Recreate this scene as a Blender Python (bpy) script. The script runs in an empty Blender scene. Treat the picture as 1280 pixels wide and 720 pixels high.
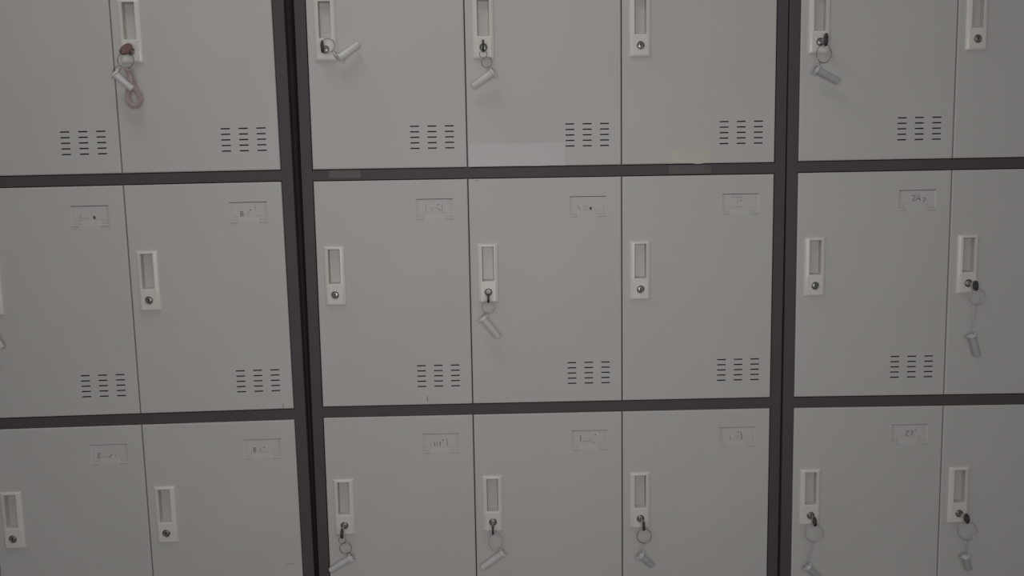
import bpy, bmesh, math, random
from mathutils import Vector, Matrix, Euler

random.seed(4)
C = bpy.context.scene.collection
SC = bpy.context.scene
MM = 0.001
W = 286.0            # door pitch (mm)
H = 447.05           # tier pitch
T = 20.64            # height of a cross rail with its two gaps
DEPTH = 400.0
PIV = Vector((1.5 * W, 0, -1390.0))      # the foot of a cabinet's front, in cabinet coordinates (mm)
LIFT = 1.402         # height of that point above the floor (m)
DH = H - T           # door height

# ------------------------------------------------------------------ materials
def mat(name, col, rough=0.5, metal=0.0, spec=0.5, noise=0.0, nscale=30.0, bump=0.0, bscale=900.0, trans=0.0, alpha=None, coat=0.0):
    m = bpy.data.materials.new(name)
    m.use_nodes = True
    nt = m.node_tree
    b = nt.nodes['Principled BSDF']
    b.inputs['Base Color'].default_value = (*col, 1)
    b.inputs['Roughness'].default_value = rough
    b.inputs['Metallic'].default_value = metal
    b.inputs['Specular IOR Level'].default_value = spec
    b.inputs['Transmission Weight'].default_value = trans
    b.inputs['Coat Weight'].default_value = coat
    tc = nt.nodes.new('ShaderNodeTexCoord')
    if noise:
        n = nt.nodes.new('ShaderNodeTexNoise')
        n.inputs['Scale'].default_value = nscale
        n.inputs['Detail'].default_value = 4
        nt.links.new(tc.outputs['Object'], n.inputs['Vector'])
        r = nt.nodes.new('ShaderNodeValToRGB')
        r.color_ramp.elements[0].position = 0.3
        r.color_ramp.elements[1].position = 0.7
        r.color_ramp.elements[0].color = (*[c * (1 - noise) for c in col], 1)
        r.color_ramp.elements[1].color = (*[min(1, c * (1 + noise)) for c in col], 1)
        nt.links.new(n.outputs['Fac'], r.inputs['Fac'])
        nt.links.new(r.outputs['Color'], b.inputs['Base Color'])
    if bump:
        n2 = nt.nodes.new('ShaderNodeTexNoise')
        n2.inputs['Scale'].default_value = bscale
        nt.links.new(tc.outputs['Object'], n2.inputs['Vector'])
        bp = nt.nodes.new('ShaderNodeBump')
        bp.inputs['Strength'].default_value = bump
        bp.inputs['Distance'].default_value = 0.0005
        nt.links.new(n2.outputs['Fac'], bp.inputs['Height'])
        nt.links.new(bp.outputs['Normal'], b.inputs['Normal'])
    if alpha is not None:
        b.inputs['Alpha'].default_value = alpha
    return m

M_DOOR = mat('grey_powder_coat', (0.56, 0.545, 0.525), 0.6, spec=0.25, noise=0.018, nscale=5, bump=0.06)
M_FRAME = mat('charcoal_powder_coat', (0.092, 0.080, 0.089), 0.6, spec=0.25, noise=0.05, nscale=9, bump=0.06)
M_BODY = mat('dark_side_panel', (0.28, 0.215, 0.235), 0.55, spec=0.3, noise=0.05, nscale=9)
M_INNER = mat('locker_interior_grey', (0.30, 0.295, 0.29), 0.6, noise=0.02)
M_HANDLE = mat('white_plastic', (0.73, 0.70, 0.66), 0.32, spec=0.5, noise=0.01, nscale=40)
M_RECESS_SHADE = mat('shaded_recess_plastic', (0.55, 0.53, 0.505), 0.45, noise=0.02, nscale=40)  # greyer copy of the handle plastic, recess shade put into the colour
M_STEEL = mat('lock_steel', (0.40, 0.39, 0.375), 0.38, metal=0.75, noise=0.06, nscale=300)
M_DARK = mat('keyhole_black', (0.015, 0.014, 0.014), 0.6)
M_KEY = mat('nickel_key', (0.62, 0.60, 0.57), 0.28, metal=1.0, noise=0.05, nscale=300)
M_HEAD = mat('black_key_plastic', (0.035, 0.031, 0.032), 0.45, noise=0.1, nscale=200)
M_HEADR = mat('red_brown_key_plastic', (0.19, 0.105, 0.095), 0.5, noise=0.25, nscale=160)
M_RING = mat('steel_wire', (0.27, 0.245, 0.235), 0.35, metal=0.9, noise=0.06, nscale=200)
M_RINGP = mat('pale_wire', (0.46, 0.445, 0.43), 0.4, metal=0.5, noise=0.06, nscale=200)
M_TAG = mat('white_tag_plastic', (0.74, 0.73, 0.71), 0.38, noise=0.015, nscale=60, trans=0.08)
M_TAG_SHADE = mat('shaded_tag_plastic', (0.52, 0.52, 0.525), 0.38, noise=0.02, nscale=60)  # white tag plastic greyed, the shade on these tags put into the colour
M_PINK = mat('pink_cord_plastic', (0.78, 0.63, 0.645), 0.4, noise=0.03, nscale=90, trans=0.3)
M_CARD = mat('card_paper', (0.575, 0.555, 0.54), 0.7, noise=0.03, nscale=60)
M_INK = mat('dark_pen_ink', (0.10, 0.095, 0.095), 0.7, noise=0.2, nscale=400)
M_FAINT = mat('faded_pen_ink', (0.47, 0.45, 0.44), 0.7, noise=0.1, nscale=400)
M_TAPE = mat('clear_tape_film', (0.578, 0.55, 0.545), 0.45, spec=0.35, noise=0.02, nscale=12)
M_YTAPE = mat('yellowed_tape_film', (0.555, 0.545, 0.475), 0.45, noise=0.03, nscale=40)
M_RES = mat('tape_glue_film', (0.102, 0.090, 0.088), 0.5, noise=0.12, nscale=60)
M_SMUDGE = mat('grime', (0.33, 0.315, 0.28), 0.8, noise=0.2, nscale=300, alpha=0.5)
M_FLOOR = mat('grey_floor_tile', (0.40, 0.385, 0.37), 0.4, noise=0.06, nscale=6)
M_WALL = mat('white_wall_paint', (0.66, 0.65, 0.63), 0.8, noise=0.02, nscale=4)

# ------------------------------------------------------------------ mesh helpers (millimetres in, metres out)
def mesh_of(name, bm, mats, smooth=False):
    bm.normal_update()
    for v in bm.verts:
        v.co *= MM
    me = bpy.data.meshes.new(name)
    bm.to_mesh(me)
    bm.free()
    for m in mats:
        me.materials.append(m)
    if smooth:
        for p in me.polygons:
            p.use_smooth = True
    return me

def link(name, me, parent=None, loc=(0, 0, 0)):
    o = bpy.data.objects.new(name, me)
    C.objects.link(o)
    o.parent = parent
    o.location = Vector(loc) * MM
    return o

def box(bm, x0, x1, y0, y1, z0, z1, bev=0.0, mi=0, seg=2):
    vs = [bm.verts.new((x, y, z)) for x in (x0, x1) for y in (y0, y1) for z in (z0, z1)]
    F = [(0, 1, 3, 2), (4, 6, 7, 5), (0, 4, 5, 1), (2, 3, 7, 6), (0, 2, 6, 4), (1, 5, 7, 3)]
    fs = [bm.faces.new([vs[i] for i in f]) for f in F]
    for f in fs:
        f.material_index = mi
    if bev:
        es = list({e for f in fs for e in f.edges})
        r = bmesh.ops.bevel(bm, geom=es, offset=bev, segments=seg, affect='EDGES', profile=0.5)
        for f in r['faces']:
            f.material_index = mi
    return fs

def frame_of(d):
    d = d.normalized()
    up = Vector((0, 1, 0)) if abs(d.y) < 0.9 else Vector((1, 0, 0))
    a = d.cross(up).normalized()
    return a, d.cross(a).normalized()

def tube(bm, pts, r, n=8, closed=False, mi=0):
    pts = [Vector(p) for p in pts]
    N = len(pts)
    rings = []
    a = None
    for i, p in enumerate(pts):
        if closed:
            d = pts[(i + 1) % N] - pts[i - 1]
        else:
            d = pts[min(i + 1, N - 1)] - pts[max(i - 1, 0)]
        d.normalize()
        if a is None:
            a, b = frame_of(d)
        else:
            a = (a - d * a.dot(d)).normalized()
        b = d.cross(a)
        rings.append([bm.verts.new(p + a * (r * math.cos(2 * math.pi * k / n)) + b * (r * math.sin(2 * math.pi * k / n))) for k in range(n)])
    for i in range(N if closed else N - 1):
        A, B = rings[i], rings[(i + 1) % N]
        for k in range(n):
            f = bm.faces.new((A[k], A[(k + 1) % n], B[(k + 1) % n], B[k]))
            f.material_index = mi
            f.smooth = True
    if not closed:
        for R in (rings[0], rings[-1]):
            f = bm.faces.new(R)
            f.material_index = mi

def lathe(bm, prof, origin, axis, n=24, mi=0, smooth=True):
    """prof: (distance along the axis, radius)"""
    origin, axis = Vector(origin), Vector(axis).normalized()
    a, b = frame_of(axis)
    rings = []
    for t, r in prof:
        rings.append([bm.verts.new(origin + axis * t + a * (r * math.cos(2 * math.pi * k / n)) + b * (r * math.sin(2 * math.pi * k / n))) for k in range(n)])
    for A, B in zip(rings, rings[1:]):
        for k in range(n):
            f = bm.faces.new((A[k], A[(k + 1) % n], B[(k + 1) % n], B[k]))
            f.material_index = mi
            f.smooth = smooth
    for R in (rings[0], rings[-1]):
        f = bm.faces.new(R)
        f.material_index = mi

def ring_pts(c, rx, rz, n=40, tilt=0.0, ang=0.0, kink=0.0):
    """ellipse in the x-z plane, tilted about its x axis and turned by ang in the plane"""
    c = Vector(c)
    out = []
    for k in range(n):
        t = 2 * math.pi * k / n
        x, z = rx * math.cos(t), rz * math.sin(t)
        y = z * math.sin(tilt)
        z = z * math.cos(tilt)
        ca, sa = math.cos(ang), math.sin(ang)
        out.append(c + Vector((ca * x - sa * z, y, sa * x + ca * z)))
    return out

# ------------------------------------------------------------------ door panel (top edge at z = 0, hinge pitch 0..W in x, front at y = 0)
SLOTS = []
for sx in (182.0, 214.0, 246.0):
    for k in range(5):
        zc = -350.2 - 10.0 * k
        SLOTS.append((sx, sx + 16.4, zc - 1.15, zc + 1.15))
HOLES = SLOTS + [(22.8, 45.6, -192.2, -125.6), (188.5, 257.5, -73.5, -36.0)]

def door_mesh():
    bm = bmesh.new()
    x0, x1, z1, z0 = 0.9, W - 0.9, -0.5, -DH + 0.5
    r = 2.3
    # rounded rim
    rings = []
    for k in range(5):
        th = math.pi / 2 * k / 4
        ins = r * (1 - math.sin(th))
        dep = r * (1 - math.cos(th))
        ins = r * (1 - math.cos(math.pi / 2 - th))
        rings.append((ins, dep))
    rings.append((0.0, 17.0))
    rings.append((12.0, 17.0))
    prev = None
    for ins, dep in rings:
        R = [bm.verts.new(c) for c in ((x0 + ins, dep, z0 + ins), (x1 - ins, dep, z0 + ins), (x1 - ins, dep, z1 - ins), (x0 + ins, dep, z1 - ins))]
        if prev:
            for k in range(4):
                bm.faces.new((prev[k], prev[(k + 1) % 4], R[(k + 1) % 4], R[k]))
        prev = R
    # the flat front with its openings
    ax0, ax1, az0, az1 = x0 + r, x1 - r, z0 + r, z1 - r
    xs = sorted({ax0, ax1} | {h[0] for h in HOLES} | {h[1] for h in HOLES})
    zs = sorted({az0, az1} | {h[2] for h in HOLES} | {h[3] for h in HOLES})
    V = {}
    def vert(x, y, z):
        k = (x, y, z)
        if k not in V:
            V[k] = bm.verts.new(k)
        return V[k]
    for i in range(len(xs) - 1):
        for j in range(len(zs) - 1):
            cx, cz = (xs[i] + xs[i + 1]) / 2, (zs[j] + zs[j + 1]) / 2
            if any(h[0] < cx < h[1] and h[2] < cz < h[3] for h in HOLES):
                continue
            bm.faces.new((vert(xs[i], 0, zs[j]), vert(xs[i + 1], 0, zs[j]), vert(xs[i + 1], 0, zs[j + 1]), vert(xs[i], 0, zs[j + 1])))
    # sheet thickness around each opening
    for a, b, c, d in HOLES:
        q = [(a, c), (b, c), (b, d), (a, d)]
        f = [bm.verts.new((x, 0, z)) for x, z in q]
        g = [bm.verts.new((x, 1.0, z)) for x, z in q]
        for k in range(4):
            bm.faces.new((f[k], f[(k + 1) % 4], g[(k + 1) % 4], g[k]))
    # inner skin painted black: the shade inside the closed door, seen through the slots
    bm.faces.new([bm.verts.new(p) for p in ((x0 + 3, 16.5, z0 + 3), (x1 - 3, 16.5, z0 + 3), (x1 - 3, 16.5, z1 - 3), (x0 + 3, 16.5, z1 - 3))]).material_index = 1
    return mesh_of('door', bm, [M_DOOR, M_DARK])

HX = 34.2   # handle centre
def handle_mesh():
    bm = bmesh.new()
    half = [(19.7, 0.4), (19.2, 1.8), (18.0, 3.0), (16.0, 4.0), (13.5, 4.7), (11.2, 5.0)]
    xs = [(-x, y) for x, y in half] + [(x, y) for x, y in reversed(half)]
    zz = [(-121.0, 0.15), (-121.5, 0.55), (-122.4, 0.85), (-123.8, 1.0), (-126.0, 1.0), (-191.5, 1.0), (-228.6, 1.0), (-230.2, 0.85), (-231.2, 0.55), (-231.7, 0.15)]
    G = [[bm.verts.new((HX + x, -max(y * s, 0.0), z)) for z, s in zz] for x, y in xs]
    nx, nz = len(xs), len(zz)
    for i in range(nx - 1):
        for j in range(nz - 1):
            if i == nx // 2 - 1 and j == 4:
                continue
            f = bm.faces.new((G[i][j], G[i][j + 1], G[i + 1][j + 1], G[i + 1][j]))
            f.smooth = True
    border = [G[i][0] for i in range(nx)] + [G[-1][j] for j in range(1, nz)] + [G[i][-1] for i in range(nx - 2, -1, -1)] + [G[0][j] for j in range(nz - 2, 0, -1)]
    low = [bm.verts.new((v.co.x, 0.3, v.co.z)) for v in border]
    for k in range(len(border)):
        n = (k + 1) % len(border)
        bm.faces.new((border[k], border[n], low[n], low[k]))
    # finger recess, deeper at the bottom
    m = nx // 2
    rim = [G[m - 1][4], G[m][4], G[m][5], G[m - 1][5]]
    rim = [bm.verts.new(v.co) for v in rim]
    lip = [bm.verts.new((HX + a, -3.6, z)) for a, z in ((-10.6, -126.6), (10.6, -126.6), (10.6, -190.8), (-10.6, -190.8))]
    bot = [bm.verts.new((HX + a, y, z)) for a, y, z in ((-10.0, 8.5, -127.4), (10.0, 8.5, -127.4), (9.4, 7.0, -188.0), (-9.4, 7.0, -188.0))]
    for A, B in ((rim, lip), (lip, bot)):
        for k in range(4):
            f = bm.faces.new((A[k], A[(k + 1) % 4], B[(k + 1) % 4], B[k]))
            f.material_index = int(A is lip)
    bm.faces.new(bot).material_index = 1
    # raised pad carrying the lock
    box(bm, HX - 14.5, HX + 14.5, -5.9, -3.5, -229.0, -192.4, bev=0.6)
    # fine rib under the lock
    for k in range(5):
        box(bm, HX - 8 + 3.4 * k, HX - 6 + 3.4 * k, -6.15, -5.5, -226.2, -225.0)
    return mesh_of('handle', bm, [M_HANDLE, M_RECESS_SHADE])

LX, LZ = 34.1, -211.5
def lock_mesh():
    bm = bmesh.new()
    lathe(bm, [(-2, 7.7), (1.2, 7.7), (1.9, 7.3), (2.1, 6.7), (1.6, 6.2), (0.7, 5.8), (0.7, 5.2), (1.5, 5.0), (1.8, 4.5), (1.8, 0.2)], (LX, -5.6, LZ), (0, -1, 0), 28)
    # groove and key slot
    ring = ring_pts((LX, -6.45, LZ), 5.5, 5.5, 28)
    tube(bm, ring, 0.45, 6, True, 1)
    box(bm, LX - 0.9, LX + 0.9, -7.75, -7.0, LZ - 3.4, LZ + 2.2, 0.2, 1)
    lathe(bm, [(0, 1.7), (0.36, 1.6)], (LX, -7.4, LZ + 1.6), (0, -1, 0), 14, 1)
    return mesh_of('lock', bm, [M_STEEL, M_DARK])

def holder_mesh():
    bm = bmesh.new()
    xs = [188.5, 192.8, 202.0, 206.0, 238.0, 242.0, 253.2, 257.5]
    zs = [-36.9, -50.0, -60.0, -65.0, -70.0, -73.5]
    D = 1.5
    def dep(i, j):
        x, z = xs[i], zs[j]
        if j == 5:
            return 0.0
        if i in (0, 7):
            return 0.0 if 0 < j < 4 or j == 0 else 0.0
        if i in (3, 4) or (i in (2, 5) and False):
            if z < -60:
                return D * (73.5 + z) / 13.5
        return D
    G = [[bm.verts.new((xs[i], dep(i, j), zs[j])) for j in range(6)] for i in range(8)]
    for i in range(7):
        for j in range(5):
            bm.faces.new((G[i][j], G[i][j + 1], G[i + 1][j + 1], G[i + 1][j]))
    # the overhanging top edge
    a = [bm.verts.new((x, 0.0, -36.0)) for x in (188.5, 257.5)]
    b = [bm.verts.new((x, 3.0, -36.0)) for x in (188.5, 257.5)]
    bm.faces.new((a[0], a[1], b[1], b[0]))
    # rounded lower corner lips
    for x0, x1 in ((189.0, 202.5), (241.5, 257.0)):
        box(bm, x0, x1, -1.5, 0.9, -73.8, -70.2, 1.2, 0, 3)
    # tabs that keep the card in
    for x0, x1, vx in ((189.6, 201.5, 191.4), (242.5, 256.4, 252.6)):
        box(bm, x0, x1, 0.2, 1.1, -68.0, -66.8, 0.15)
        box(bm, vx, vx + 1.3, 0.9, 1.6, -66.0, -43.0, 0.15)
    return mesh_of('card_holder', bm, [M_DOOR])

INK = {
 ('L',1,1):[('b',[(230.3,-57.7)]),('f',[(202.2,-56.6),(210.0,-57.6),(220.4,-57.5)]),('f',[(206.5,-51.9),(205.6,-60.2)])],
 ('L',2,1):[('d',[(226.4,-50.7)]),('i',[(208.5,-52.7),(207.9,-60.9),(213.3,-60.2),(213.4,-58.5),(208.6,-57.6),(213.2,-56.1),(212.9,-53.2),(208.5,-52.7)]),('f',[(223.0,-53.1),(221.6,-57.5),(222.5,-60.8)]),('f',[(235.4,-41.6),(234.8,-52.1)])],
 ('M',0,1):[('d',[(230.0,-47.3)]),('f',[(207.1,-47.9),(206.8,-57.8)]),('f',[(214.0,-52.1),(222.6,-52.7),(216.7,-57.9)]),('f',[(236.8,-45.1),(237.2,-60.2)]),('f',[(225.9,-52.3),(234.8,-58.2)])],
 ('M',1,1):[('b',[(228.0,-58.5)]),('f',[(203.9,-52.8),(207.6,-60.3)]),('f',[(213.4,-54.0),(222.8,-54.1),(214.4,-59.3),(222.8,-60.5)])],
 ('M',2,1):[('d',[(223.9,-48.6)]),('f',[(219.1,-48.0),(215.9,-54.5)]),('f',[(204.8,-41.9),(226.6,-42.3)]),('f',[(214.3,-60.1),(220.2,-59.2),(226.5,-60.5)])],
 ('R',0,1):[('i',[(213.3,-45.9),(219.5,-46.4),(214.1,-55.8),(219.0,-55.9)]),('i',[(220.3,-55.9),(225.7,-45.7),(228.5,-56.1)]),('i',[(223.4,-52.3),(228.4,-52.8)]),('i',[(232.9,-50.8),(239.1,-51.4),(234.3,-57.9)])],
 ('L',1,2):[('i',[(200.7,-52.3),(205.2,-52.9),(205.5,-55.1),(201.7,-56.3),(201.3,-60.1),(205.8,-60.6)]),('f',[(209.5,-58.2),(219.4,-58.1)]),('i',[(227.2,-55.4),(222.6,-61.2)]),('f',[(233.5,-55.8),(233.9,-61.0)])],
 ('L',2,2):[('d',[(225.7,-52.3)]),('i',[(206.4,-52.3),(205.8,-60.8),(209.6,-60.4),(209.8,-57.6),(206.6,-56.8),(210.0,-55.5),(209.7,-52.6),(206.4,-52.3)]),('f',[(218.9,-53.2),(219.2,-60.8)]),('f',[(221.6,-60.8),(230.8,-61.0)])],
 ('M',0,2):[('d',[(227.7,-48.9)]),('f',[(203.6,-50.9),(202.5,-58.7),(205.9,-60.5)]),('i',[(210.4,-52.4),(211.4,-60.2)]),('f',[(216.4,-51.3),(215.2,-60.7)]),('i',[(221.9,-52.6),(221.2,-60.8)]),('f',[(234.4,-45.7),(236.1,-60.2)])],
 ('M',1,2):[('d',[(234.1,-44.9)]),('i',[(205.8,-46.1),(205.7,-57.0)]),('f',[(209.6,-57.5),(221.6,-57.7)]),('f',[(223.3,-53.4),(225.9,-59.0),(234.4,-60.5)])],
 ('M',2,2):[('d',[(225.0,-45.7)]),('i',[(229.6,-45.8),(231.4,-53.8),(231.2,-60.8)]),('f',[(208.5,-52.4),(208.7,-60.8)]),('f',[(221.5,-52.7),(226.7,-52.8),(222.5,-60.3)])],
 ('R',0,2):[('i',[(215.4,-48.9),(221.8,-48.4),(215.2,-57.0),(220.4,-58.3)]),('i',[(224.8,-49.3),(229.9,-49.1),(226.7,-56.8)]),('i',[(233.6,-46.4),(235.4,-48.4)])],
}
def card_mesh(key):
    bm = bmesh.new()
    box(bm, 194.4, 251.3, 1.0, 1.25, -61.5, -37.2)
    for kind, pts in INK.get(key, []):
        if kind in 'bd':
            x, z = pts[0]
            rx, rz = (2.6, 3.3) if kind == 'b' else (1.2, 1.2)
            n = 9
            vs = [bm.verts.new((x + rx * math.cos(6.283 * k / n) * random.uniform(.85, 1.1), 0.93, z + rz * math.sin(6.283 * k / n) * random.uniform(.85, 1.1))) for k in range(n)]
            bm.faces.new(vs).material_index = 1
        else:
            tube(bm, [(x, 0.93, z) for x, z in pts], 0.55 if kind == 'i' else 0.45, 6, False, 1 if kind == 'i' else 2)
    for f in bm.faces:
        if f.material_index == 1 and len(f.verts) > 6:
            pass
    return mesh_of('name_card', bm, [M_CARD, M_INK if key[0] != 'x' else M_INK, M_FAINT])

def panel(bm, x0, x1, z0, z1, y, wob=0.0):
    """a thin stuck-on film with slightly uneven edges"""
    n = 8
    top = [(x0 + (x1 - x0) * k / n, z1 + random.uniform(-wob, wob)) for k in range(n + 1)]
    bot = [(x0 + (x1 - x0) * k / n, z0 + random.uniform(-wob, wob)) for k in range(n + 1)]
    A = [bm.verts.new((x, y, z)) for x, z in top]
    B = [bm.verts.new((x, y, z)) for x, z in bot]
    for k in range(n):
        bm.faces.new((A[k], A[k + 1], B[k + 1], B[k]))

# ------------------------------------------------------------------ cabinets
def tag(o, label, cat, group=None):
    o['label'] = label
    o['category'] = cat
    if group:
        o['group'] = group

def frame_mesh(sl, sr):
    """charcoal front frame: two stiles, five rails"""
    bm = bmesh.new()
    zt, zb = H + T / 2 + 8, -3 * H - T / 2 - 20
    box(bm, -sl, -0.6, 1.0, 24, zb, zt, 0.8)
    box(bm, 3 * W + 0.6, 3 * W + sr, 1.0, 24, zb, zt, 0.8)
    for k in range(5):
        zc = H - k * H
        a, b = zc - T / 2 + 0.9, zc + T / 2 - 0.9
        if k == 0:
            b = zt
        if k == 4:
            a = zb
        box(bm, -0.9, 3 * W + 0.9, 1.3, 24, a, b, 0.6)
    return mesh_of('front_frame', bm, [M_FRAME])

def body_mesh(sl, sr):
    """steel shell behind the frame: sides, top, bottom, back, shelves and dividers"""
    bm = bmesh.new()
    zt, zb = H + T / 2 + 7, -3 * H - T / 2 - 19
    a, b = -sl + 0.3, 3 * W + sr - 0.3
    box(bm, a, a + 1.2, 22, DEPTH, zb, zt)
    box(bm, b - 1.2, b, 22, DEPTH, zb, zt)
    box(bm, a, b, 22, DEPTH, zt - 1.2, zt)
    box(bm, a, b, 22, DEPTH, zb, zb + 1.2)
    box(bm, a, b, DEPTH - 1.2, DEPTH, zb, zt)
    for k in range(1, 4):
        z = H - k * H
        box(bm, a + 1.2, b - 1.2, 24.2, DEPTH - 1.2, z - 8, z - 7, 0, 1)
    for k in (1, 2):
        box(bm, k * W - 6, k * W + 6, 19, DEPTH - 1.2, zb + 1.2, zt - 1.2, 0, 1)
    return mesh_of('body', bm, [M_BODY, M_INNER])

def cabinet(code, loc, rot, sl, sr, label):
    root = bpy.data.objects.new('locker_cabinet', None)
    C.objects.link(root)
    root.location = loc
    root.rotation_euler = rot
    root.empty_display_size = 0.1
    tag(root, label, 'locker', 'three-column locker cabinets')
    off = -PIV
    link('front_frame', frame_mesh(sl, sr), root, off)
    link('body', body_mesh(sl, sr), root, off)
    # levelling feet reach from the shell down to the floor
    bpy.context.view_layer.update()
    mw = Matrix.Translation(Vector(loc)) @ Euler(rot).to_matrix().to_4x4()
    zb = -3 * H - T / 2 - 19
    for x in (30, 3 * W - 30):
        for y in (45, DEPTH - 45):
            p = mw @ ((Vector((x, y, zb)) + off) * MM)
            ln = p.z / MM
            bm = bmesh.new()
            lathe(bm, [(-2, 5), (ln - 7, 5), (ln - 6.8, 15), (ln - 1, 17), (ln - 0.05, 17)], (0, 0, 0), (0, 0, -1), 20)
            link('foot', mesh_of('foot', bm, [M_DARK]), root, Vector((x, y, zb)) + off)
    return root

DOOR, HANDLE, LOCK, HOLDER = door_mesh(), handle_mesh(), lock_mesh(), holder_mesh()
BLANK = card_mesh(('x', 0, 0))

def w2(dx, dy, dz):
    return (PIV * MM + Vector((dx, dy, dz))) + Vector((0, 0, 1.39 + LIFT - 1.39))
CABS = {
 'L': cabinet('L', w2(-0.90247, -0.01326, -0.00281), (0.0038, -0.00722, 0.01838), 20.6, 20.8,
              'grey steel locker cabinet left of the wide dark gap, a pink cord hanging on it'),
 'M': cabinet('M', w2(0, 0, 0), (0, 0, 0), 20.6, 20.5,
              'grey steel locker cabinet in the middle, all three door columns in view'),
 'R': cabinet('R', w2(0.90182, -0.02314, 0.00163), (-0.00555, -0.00123, -0.02837), 20.0, 21.0,
              'grey steel locker cabinet right of the middle one, across a hairline joint'),
}
door_of = {}
proto = None
for code, root in CABS.items():
    for col in range(3):
        for row in range(4):
            at = Vector((col * W, 0, H * (1 - row) - T / 2)) - PIV
            if proto is None:
                d = link('door', DOOR, root, at)
                kids = [link('handle', HANDLE, d), link('lock', LOCK, d), link('card_holder', HOLDER, d), link('name_card', BLANK, d)]
                proto = [d] + kids
                new = proto
            else:
                d = proto[0].copy()
                C.objects.link(d)
                d.parent = root
                d.location = at * MM
                new = [d]
                for k in proto[1:]:
                    c = k.copy()
                    C.objects.link(c)
                    c.parent = d
                    new.append(c)
            if (code, col, row) in INK:
                new[4].data = card_mesh((code, col, row))
                if code == 'R':
                    new[4]['label'] = 'card with dark handwriting'
            door_of[(code, col, row)] = d

def stuck(name, parent, label, m, rect, y, wob):
    bm = bmesh.new()
    panel(bm, *rect, y, wob)
    o = link(name, mesh_of(name, bm, [m]), parent)
    o['label'] = label
# films and marks on doors (door coordinates)
zd = lambda z: z - (H - T / 2)
stuck('clear_tape', door_of[('M', 1, 0)], 'strip of clear tape along the door bottom', M_TAPE, (3.5, 180.5, zd(11.6), zd(53)), -0.2, 0.5)
stuck('yellowed_tape', door_of[('M', 2, 0)], 'yellowed tape remnant', M_YTAPE, (662 - 2 * W, 738 - 2 * W, zd(11.6), zd(37)), -0.2, 1.5)
stuck('smudge', door_of[('M', 0, 1)], 'small brown drip', M_SMUDGE, (198.4, 200.8, -420, -409), -0.2, 0.8)
stuck('smudge', door_of[('L', 2, 1)], 'small dark chip', M_SMUDGE, (265, 267, -424.5, -417), -0.2, 0.6)
stuck('smudge', door_of[('L', 2, 2)], 'faint scratch', M_SMUDGE, (255, 270, -285.5, -284.3), -0.2, 0.2)
stuck('smudge', door_of[('M', 1, 1)], 'small dark scuff', M_SMUDGE, (14, 20, -4.6, -3.2), -0.2, 0.3)
def stuck_frame(name, code, label, m, rect):
    bm = bmesh.new()
    panel(bm, *rect, 1.1, 0.5)
    o = link(name, mesh_of(name, bm, [m]), CABS[code], -PIV)
    o['label'] = label
stuck_frame('tape_residue', 'M', 'glue left by tape on the rail', M_RES, (660, 739, -7.5, 8.2))
stuck_frame('tape_residue', 'M', 'brownish glue patch on the rail', M_RES, (30, 88, -5.5, 8.2))

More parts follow.
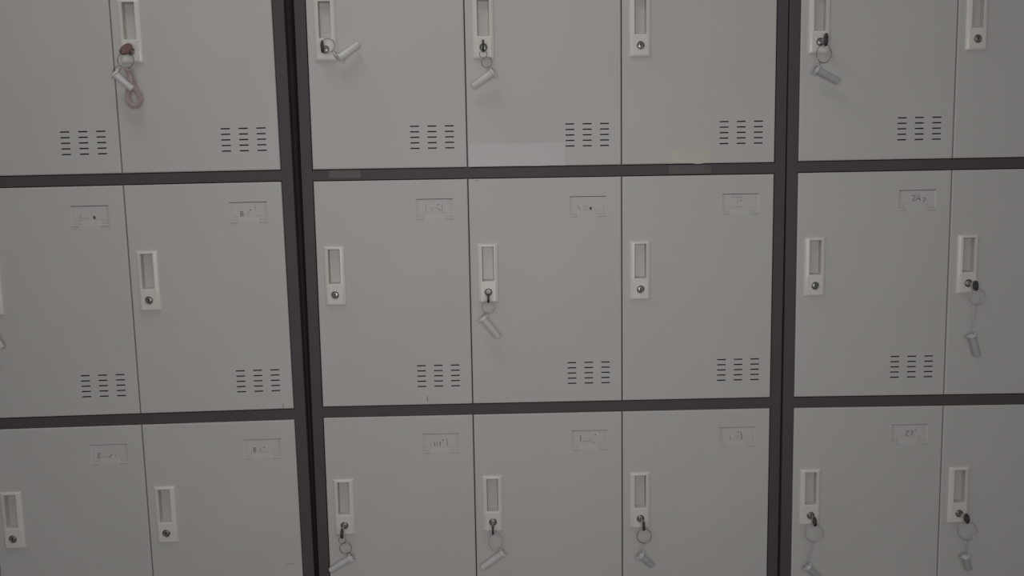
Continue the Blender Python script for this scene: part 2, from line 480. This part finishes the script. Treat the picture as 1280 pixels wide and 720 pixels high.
# ------------------------------------------------------------------ key sets (millimetres from the lock face, cabinet axes)
def key_set(code, col, row, head, semi, ringb, ringx, small, fl, tl, label, group='keys left in locker locks',
            headmat=None, tagmat=None, ringmat=None, ringr=None, roll=0.0, twist=0.0, rings=None, coil=None, ytag=(-26, -20), hw=8.0):
    cab = CABS[code]
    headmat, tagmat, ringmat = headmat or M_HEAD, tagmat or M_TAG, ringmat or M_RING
    root = bpy.data.objects.new('locker_key', None)
    C.objects.link(root)
    lock = Vector((col * W + LX, 0, H * (1 - row) - T / 2 + LZ)) - PIV
    mw = Matrix.Translation(cab.location) @ cab.rotation_euler.to_matrix().to_4x4()
    root.location = mw @ (lock * MM)
    root.rotation_euler = cab.rotation_euler
    root.empty_display_size = 0.02
    tag(root, label, 'key', group)
    hx, hz = head
    # blade: flat nickel shank with notched edge, widening into the bow
    bm = bmesh.new()
    outline = [(-7.2, 3.1), (-14, 3.2), (-19, 3.6), (-21, 5.2), (-24, 5.2), (-24, -5.2), (-21, -5.2), (-19, -3.4), (-16, -2.6), (-14, -3.3), (-12, -2.2), (-10, -3.2), (-7.2, -2.4)]
    lo = []
    for s in (-0.95, 0.95):
        lo.append([bm.verts.new((s + hx * max(0, (-y - 7) / 20), y, z + hz * max(0, (-y - 10) / 18))) for y, z in outline])
    n = len(outline)
    bm.faces.new(lo[0]); bm.faces.new(lo[1])
    for k in range(n):
        bm.faces.new((lo[0][k], lo[0][(k + 1) % n], lo[1][(k + 1) % n], lo[1][k]))
    R = Matrix.Rotation(roll, 4, 'Y')
    bm.transform(R)
    link('blade', mesh_of('blade', bm, [M_KEY]), root)
    # bow: rounded plate with a hole for the ring
    bm = bmesh.new()
    N = 28
    hole_y, hole_z = -1.0, -(semi - 3.6)
    prof = [(-1.9, 0.88), (-1.2, 1.0), (1.2, 1.0), (1.9, 0.88)]
    O = [[bm.verts.new((x, hw * s * math.cos(2 * math.pi * k / N), semi * s * math.sin(2 * math.pi * k / N))) for k in range(N)] for x, s in prof]
    I = [[bm.verts.new((x, hole_y + 2.1 * math.cos(2 * math.pi * k / N), hole_z + 2.1 * math.sin(2 * math.pi * k / N))) for k in range(N)] for x in (-1.9, 1.9)]
    for A, B in zip(O, O[1:]):
        for k in range(N):
            bm.faces.new((A[k], A[(k + 1) % N], B[(k + 1) % N], B[k])).smooth = True
    for A, B in ((O[0], I[0]), (I[1], O[-1]), (I[0], I[1])):
        for k in range(N):
            bm.faces.new((A[k], A[(k + 1) % N], B[(k + 1) % N], B[k]))
    bm.transform(Matrix.Translation((hx, -29, hz)) @ Matrix.Rotation(roll, 4, 'Y') @ Matrix.Rotation(twist, 4, 'Z'))
    o = link('key_head', mesh_of('key_head', bm, [headmat]), root)
    if headmat is M_HEADR:
        o['label'] = 'reddish brown key head'
    ht = hz - (semi - 3.6)
    # split ring through the hole
    if rings:
        rc, rr, tilt = rings
        rc = Vector((rc[0], -30, rc[1]))
        ry = rr
    else:
        top = ht
        if small:
            sb = small
            bm = bmesh.new()
            rs = (top - sb) / 2
            tube(bm, ring_pts((hx, -30, (top + sb) / 2), rs, rs, 30, 0.15), 0.55, 7, True)
            link('small_ring', mesh_of('small_ring', bm, [ringmat]), root)
            top = sb + 1.4
        rr = (top - ringb) / 2
        rc = Vector((ringx, -30, (top + ringb) / 2))
        ry = rr
        rr = ringr or rr
    bm = bmesh.new()
    pts = []
    for k in range(60):                      # two close turns of wire
        t = 4 * math.pi * k / 60
        pts.append(rc + Vector((rr * math.cos(t), -0.75 + 1.5 * k / 60 + 1.5 * math.sin(t) * 0.6, ry * math.sin(t))))
    tube(bm, pts, 0.62, 7)
    link('key_ring', mesh_of('key_ring', bm, [ringmat]), root)
    # tag: tube with a wide collar and a rounded far end
    a = Vector((fl[0], ytag[0], fl[1])); b = Vector((tl[0], ytag[1], tl[1]))
    L = (b - a).length + 3
    ax = (b - a).normalized()
    bm = bmesh.new()
    lathe(bm, [(-3.2, 2.2), (-3.0, 3.4), (-1.6, 4.2), (-1.2, 7.8), (-0.6, 8.4), (1.4, 8.4), (2.0, 7.8), (2.4, 6.7), (4, 6.2), (L - 1.6, 5.8), (L - 0.5, 5.2), (L, 4.0)], a, ax, 26)
    side = ax.cross(Vector((0, 1, 0))).normalized()
    for s in (-1, 1):
        q = a + side * (s * 7.4) - ax * 0.2
        lathe(bm, [(-2.4, 1.2), (-2.0, 2.2), (1.6, 2.2), (2.0, 1.2)], q, ax, 10)
    t_ = link('key_tag', mesh_of('key_tag', bm, [tagmat]), root)
    # wire link between ring and tag
    nb = rc + Vector(((a.x - rc.x), 0, (a.z - rc.z))).normalized() * ry
    far = a - ax * 2.5
    c = (nb + far) / 2
    dv = far - nb
    half = dv.length / 2 + 1.3
    u = dv.normalized()
    v = u.cross(Vector((0, 1, 0))).normalized()
    vy = v.cross(u)
    wd = min(5.5, max(2.6, half * 0.4))
    bm = bmesh.new()
    tube(bm, [c + u * (half * math.cos(2 * math.pi * k / 36)) + (v * math.cos(0.8) + vy * math.sin(0.8)) * (wd * math.sin(2 * math.pi * k / 36)) for k in range(36)], 0.38 if half > 14 else 0.5, 6, True)
    link('wire_link', mesh_of('wire_link', bm, [M_RINGP if half > 14 else ringmat]), t_)
    if coil:
        bm = bmesh.new()
        P = [Vector((x, -16 - 14 * max(0, 1 + (z + 33) / 22), z)) for x, z in coil]
        # Catmull-Rom centre line, then a helix round it
        cen = []
        for i in range(len(P) - 1):
            p0, p1, p2, p3 = P[max(i - 1, 0)], P[i], P[i + 1], P[min(i + 2, len(P) - 1)]
            for k in range(24):
                t = k / 24
                cen.append(0.5 * ((2 * p1) + (p2 - p0) * t + (2 * p0 - 5 * p1 + 4 * p2 - p3) * t * t + (3 * p1 - p0 - 3 * p2 + p3) * t ** 3))
        # equal steps
        out, acc = [cen[0]], 0
        step = 0.24
        for p, q in zip(cen, cen[1:]):
            seg = (q - p).length
            while acc + step <= seg + 1e-9:
                acc += step
                out.append(p.lerp(q, acc / seg))
            acc -= seg
        hel = []
        for i, p in enumerate(out):
            d = (out[min(i + 1, len(out) - 1)] - out[max(i - 1, 0)]).normalized()
            e = d.cross(Vector((0, 1, 0))).normalized()
            g = Vector((0, 1, 0))
            th = 2 * math.pi * i * step / 2.7
            hel.append(p + e * (4.4 * math.cos(th)) + g * (4.4 * math.sin(th)))
        tube(bm, hel, 0.85, 5)
        o = link('coil_cord', mesh_of('coil_cord', bm, [M_PINK]), root)
        o['label'] = 'pink coiled plastic cord'
    return root

key_set('L', 2, 0, (2.0, -0.8), 12.5, -34, 0.4, None, (-21.8, -42.7), (2.3, -66.5),
        'red-brown headed key with white tag and pink coiled cord', headmat=M_HEADR, roll=1.05, twist=0.95, hw=12,
        rings=((0.4, -19.7), 14, 0), coil=[(0.2, -33), (1.5, -46), (0, -60), (-5.5, -74), (-7.0, -88), (3.5, -97.7), (14.4, -89.2), (13, -77), (6, -66), (3, -52), (2, -36)])
key_set('M', 0, 0, (-0.1, 0.4), 11, 0, 0, None, (28.3, -18.2), (59.4, 4.8),
        'key whose white tag sticks out sideways and up, beside the wide dark gap', rings=((9.5, 2.0), 12.5, 0), ytag=(-22, -14))
key_set('M', 1, 0, (-0.4, -1.8), 11, -40, 5.5, -23, (15.9, -47.6), (-17.8, -70.2),
        'black-headed key above the clear tape strip, white tag slanting down to the left')
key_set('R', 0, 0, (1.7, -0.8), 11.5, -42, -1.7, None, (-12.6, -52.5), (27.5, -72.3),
        'key in the top right cabinet, shaded tag slanting down to the right', tagmat=M_TAG_SHADE, ringr=13)
key_set('M', 1, 1, (0, -9.1), 8.5, -37, -0.3, None, (-10.4, -46.6), (15.7, -81.2),
        'key at the centre of the picture, white tag on a round ring', hw=7)
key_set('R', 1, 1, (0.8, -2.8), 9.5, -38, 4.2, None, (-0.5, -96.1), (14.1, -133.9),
        'key near the right edge with pale tag hanging low on a long wire, middle row', tagmat=M_TAG_SHADE, ringmat=M_RINGP)
key_set('M', 0, 2, (-0.7, -6.5), 9.5, -46, 5.3, -25.5, (13.5, -55.9), (-25.3, -81.8),
        'bottom row key next to the wide dark gap, tag slanting left over the frame')
key_set('M', 1, 2, (-0.3, -6.8), 9.0, -47, 4.6, None, (17.2, -53.8), (-20.3, -84.5),
        'bottom row key in the middle cabinet centre column, tag slanting down left', ringmat=M_RINGP, ringr=13)
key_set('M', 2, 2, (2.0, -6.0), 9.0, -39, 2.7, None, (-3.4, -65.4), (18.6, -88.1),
        'bottom row key with a dark round ring and short shaded tag', tagmat=M_TAG_SHADE, hw=7)
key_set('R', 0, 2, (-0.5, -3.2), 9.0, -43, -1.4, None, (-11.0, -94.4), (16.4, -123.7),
        'bottom row key in the right cabinet, tag cut off by the lower photo edge', tagmat=M_TAG_SHADE, ringmat=M_RINGP)
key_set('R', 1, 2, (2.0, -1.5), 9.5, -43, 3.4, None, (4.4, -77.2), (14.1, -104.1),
        'bottom row key nearest the right photo edge, with a small shaded tag', tagmat=M_TAG_SHADE, ringmat=M_RINGP)
key_set('L', 1, 1, (0.0, -4.8), 9.0, -40, 1.0, None, (10.1, -52.1), (20.0, -75.6),
        'key at the left photo edge, only its tag tip and shadow showing')

# ------------------------------------------------------------------ the setting
def struct(name, m, x0, x1, y0, y1, z0, z1):
    bm = bmesh.new()
    box(bm, x0, x1, y0, y1, z0, z1)
    o = link(name, mesh_of(name, bm, [m]))
    o['kind'] = 'structure'
    return o
struct('floor', M_FLOOR, -3200, 4000, -4200, 520, -60, 0)
struct('wall_back', M_WALL, -3200, 4000, 440, 520, 0, 2900)

# ------------------------------------------------------------------ light
def area(name, loc, target, sx, sy, power, col=(1, 1, 1)):
    l = bpy.data.lights.new(name, 'AREA')
    l.shape = 'RECTANGLE'
    l.size, l.size_y = sx, sy
    l.energy = power
    l.color = col
    o = bpy.data.objects.new(name, l)
    C.objects.link(o)
    o.location = loc
    o.rotation_euler = (Vector(target) - Vector(loc)).to_track_quat('-Z', 'Y').to_euler()
    return o
area('ceiling_light', (-0.25, -0.48, 2.75), (0.25, -0.1, 1.2), 1.5, 0.35, 5.8, (1.0, 0.98, 0.95))
area('vignette_fill', (0.34, -1.70, 1.38), (0.37, 0.0, 1.20), 0.9, 0.5, 8.7, (1.0, 0.995, 0.97))  # added fill behind the camera, imitating lens vignetting

w = bpy.data.worlds.new('room_air')
SC.world = w
w.use_nodes = True
bg = w.node_tree.nodes['Background']
bg.inputs['Color'].default_value = (0.95, 0.93, 0.96, 1)
bg.inputs['Strength'].default_value = 0.117

# ------------------------------------------------------------------ camera
yaw, pitch, roll = -0.018, -0.10623, -0.01682
Rm = Matrix.Rotation(yaw, 3, 'Z') @ Matrix.Rotation(pitch, 3, 'X')
X, Y, Z = Rm @ Vector((1, 0, 0)), Rm @ Vector((0, 1, 0)), Rm @ Vector((0, 0, 1))
c_, s_ = math.cos(roll), math.sin(roll)
right, up = X * c_ + Z * s_, -X * s_ + Z * c_
cam = bpy.data.cameras.new('camera')
cam.sensor_width = 36
cam.lens = 1000 / 1280 * 36
cam.clip_start = 0.01
co = bpy.data.objects.new('camera', cam)
C.objects.link(co)
m3 = Matrix((right, up, -Y)).transposed()
co.matrix_world = Matrix.Translation((0.33761, -1.49611, -0.05593 + LIFT)) @ m3.to_4x4()
SC.camera = co

SC.view_settings.view_transform = 'Standard'
SC.view_settings.look = 'None'
SC.view_settings.exposure = 0
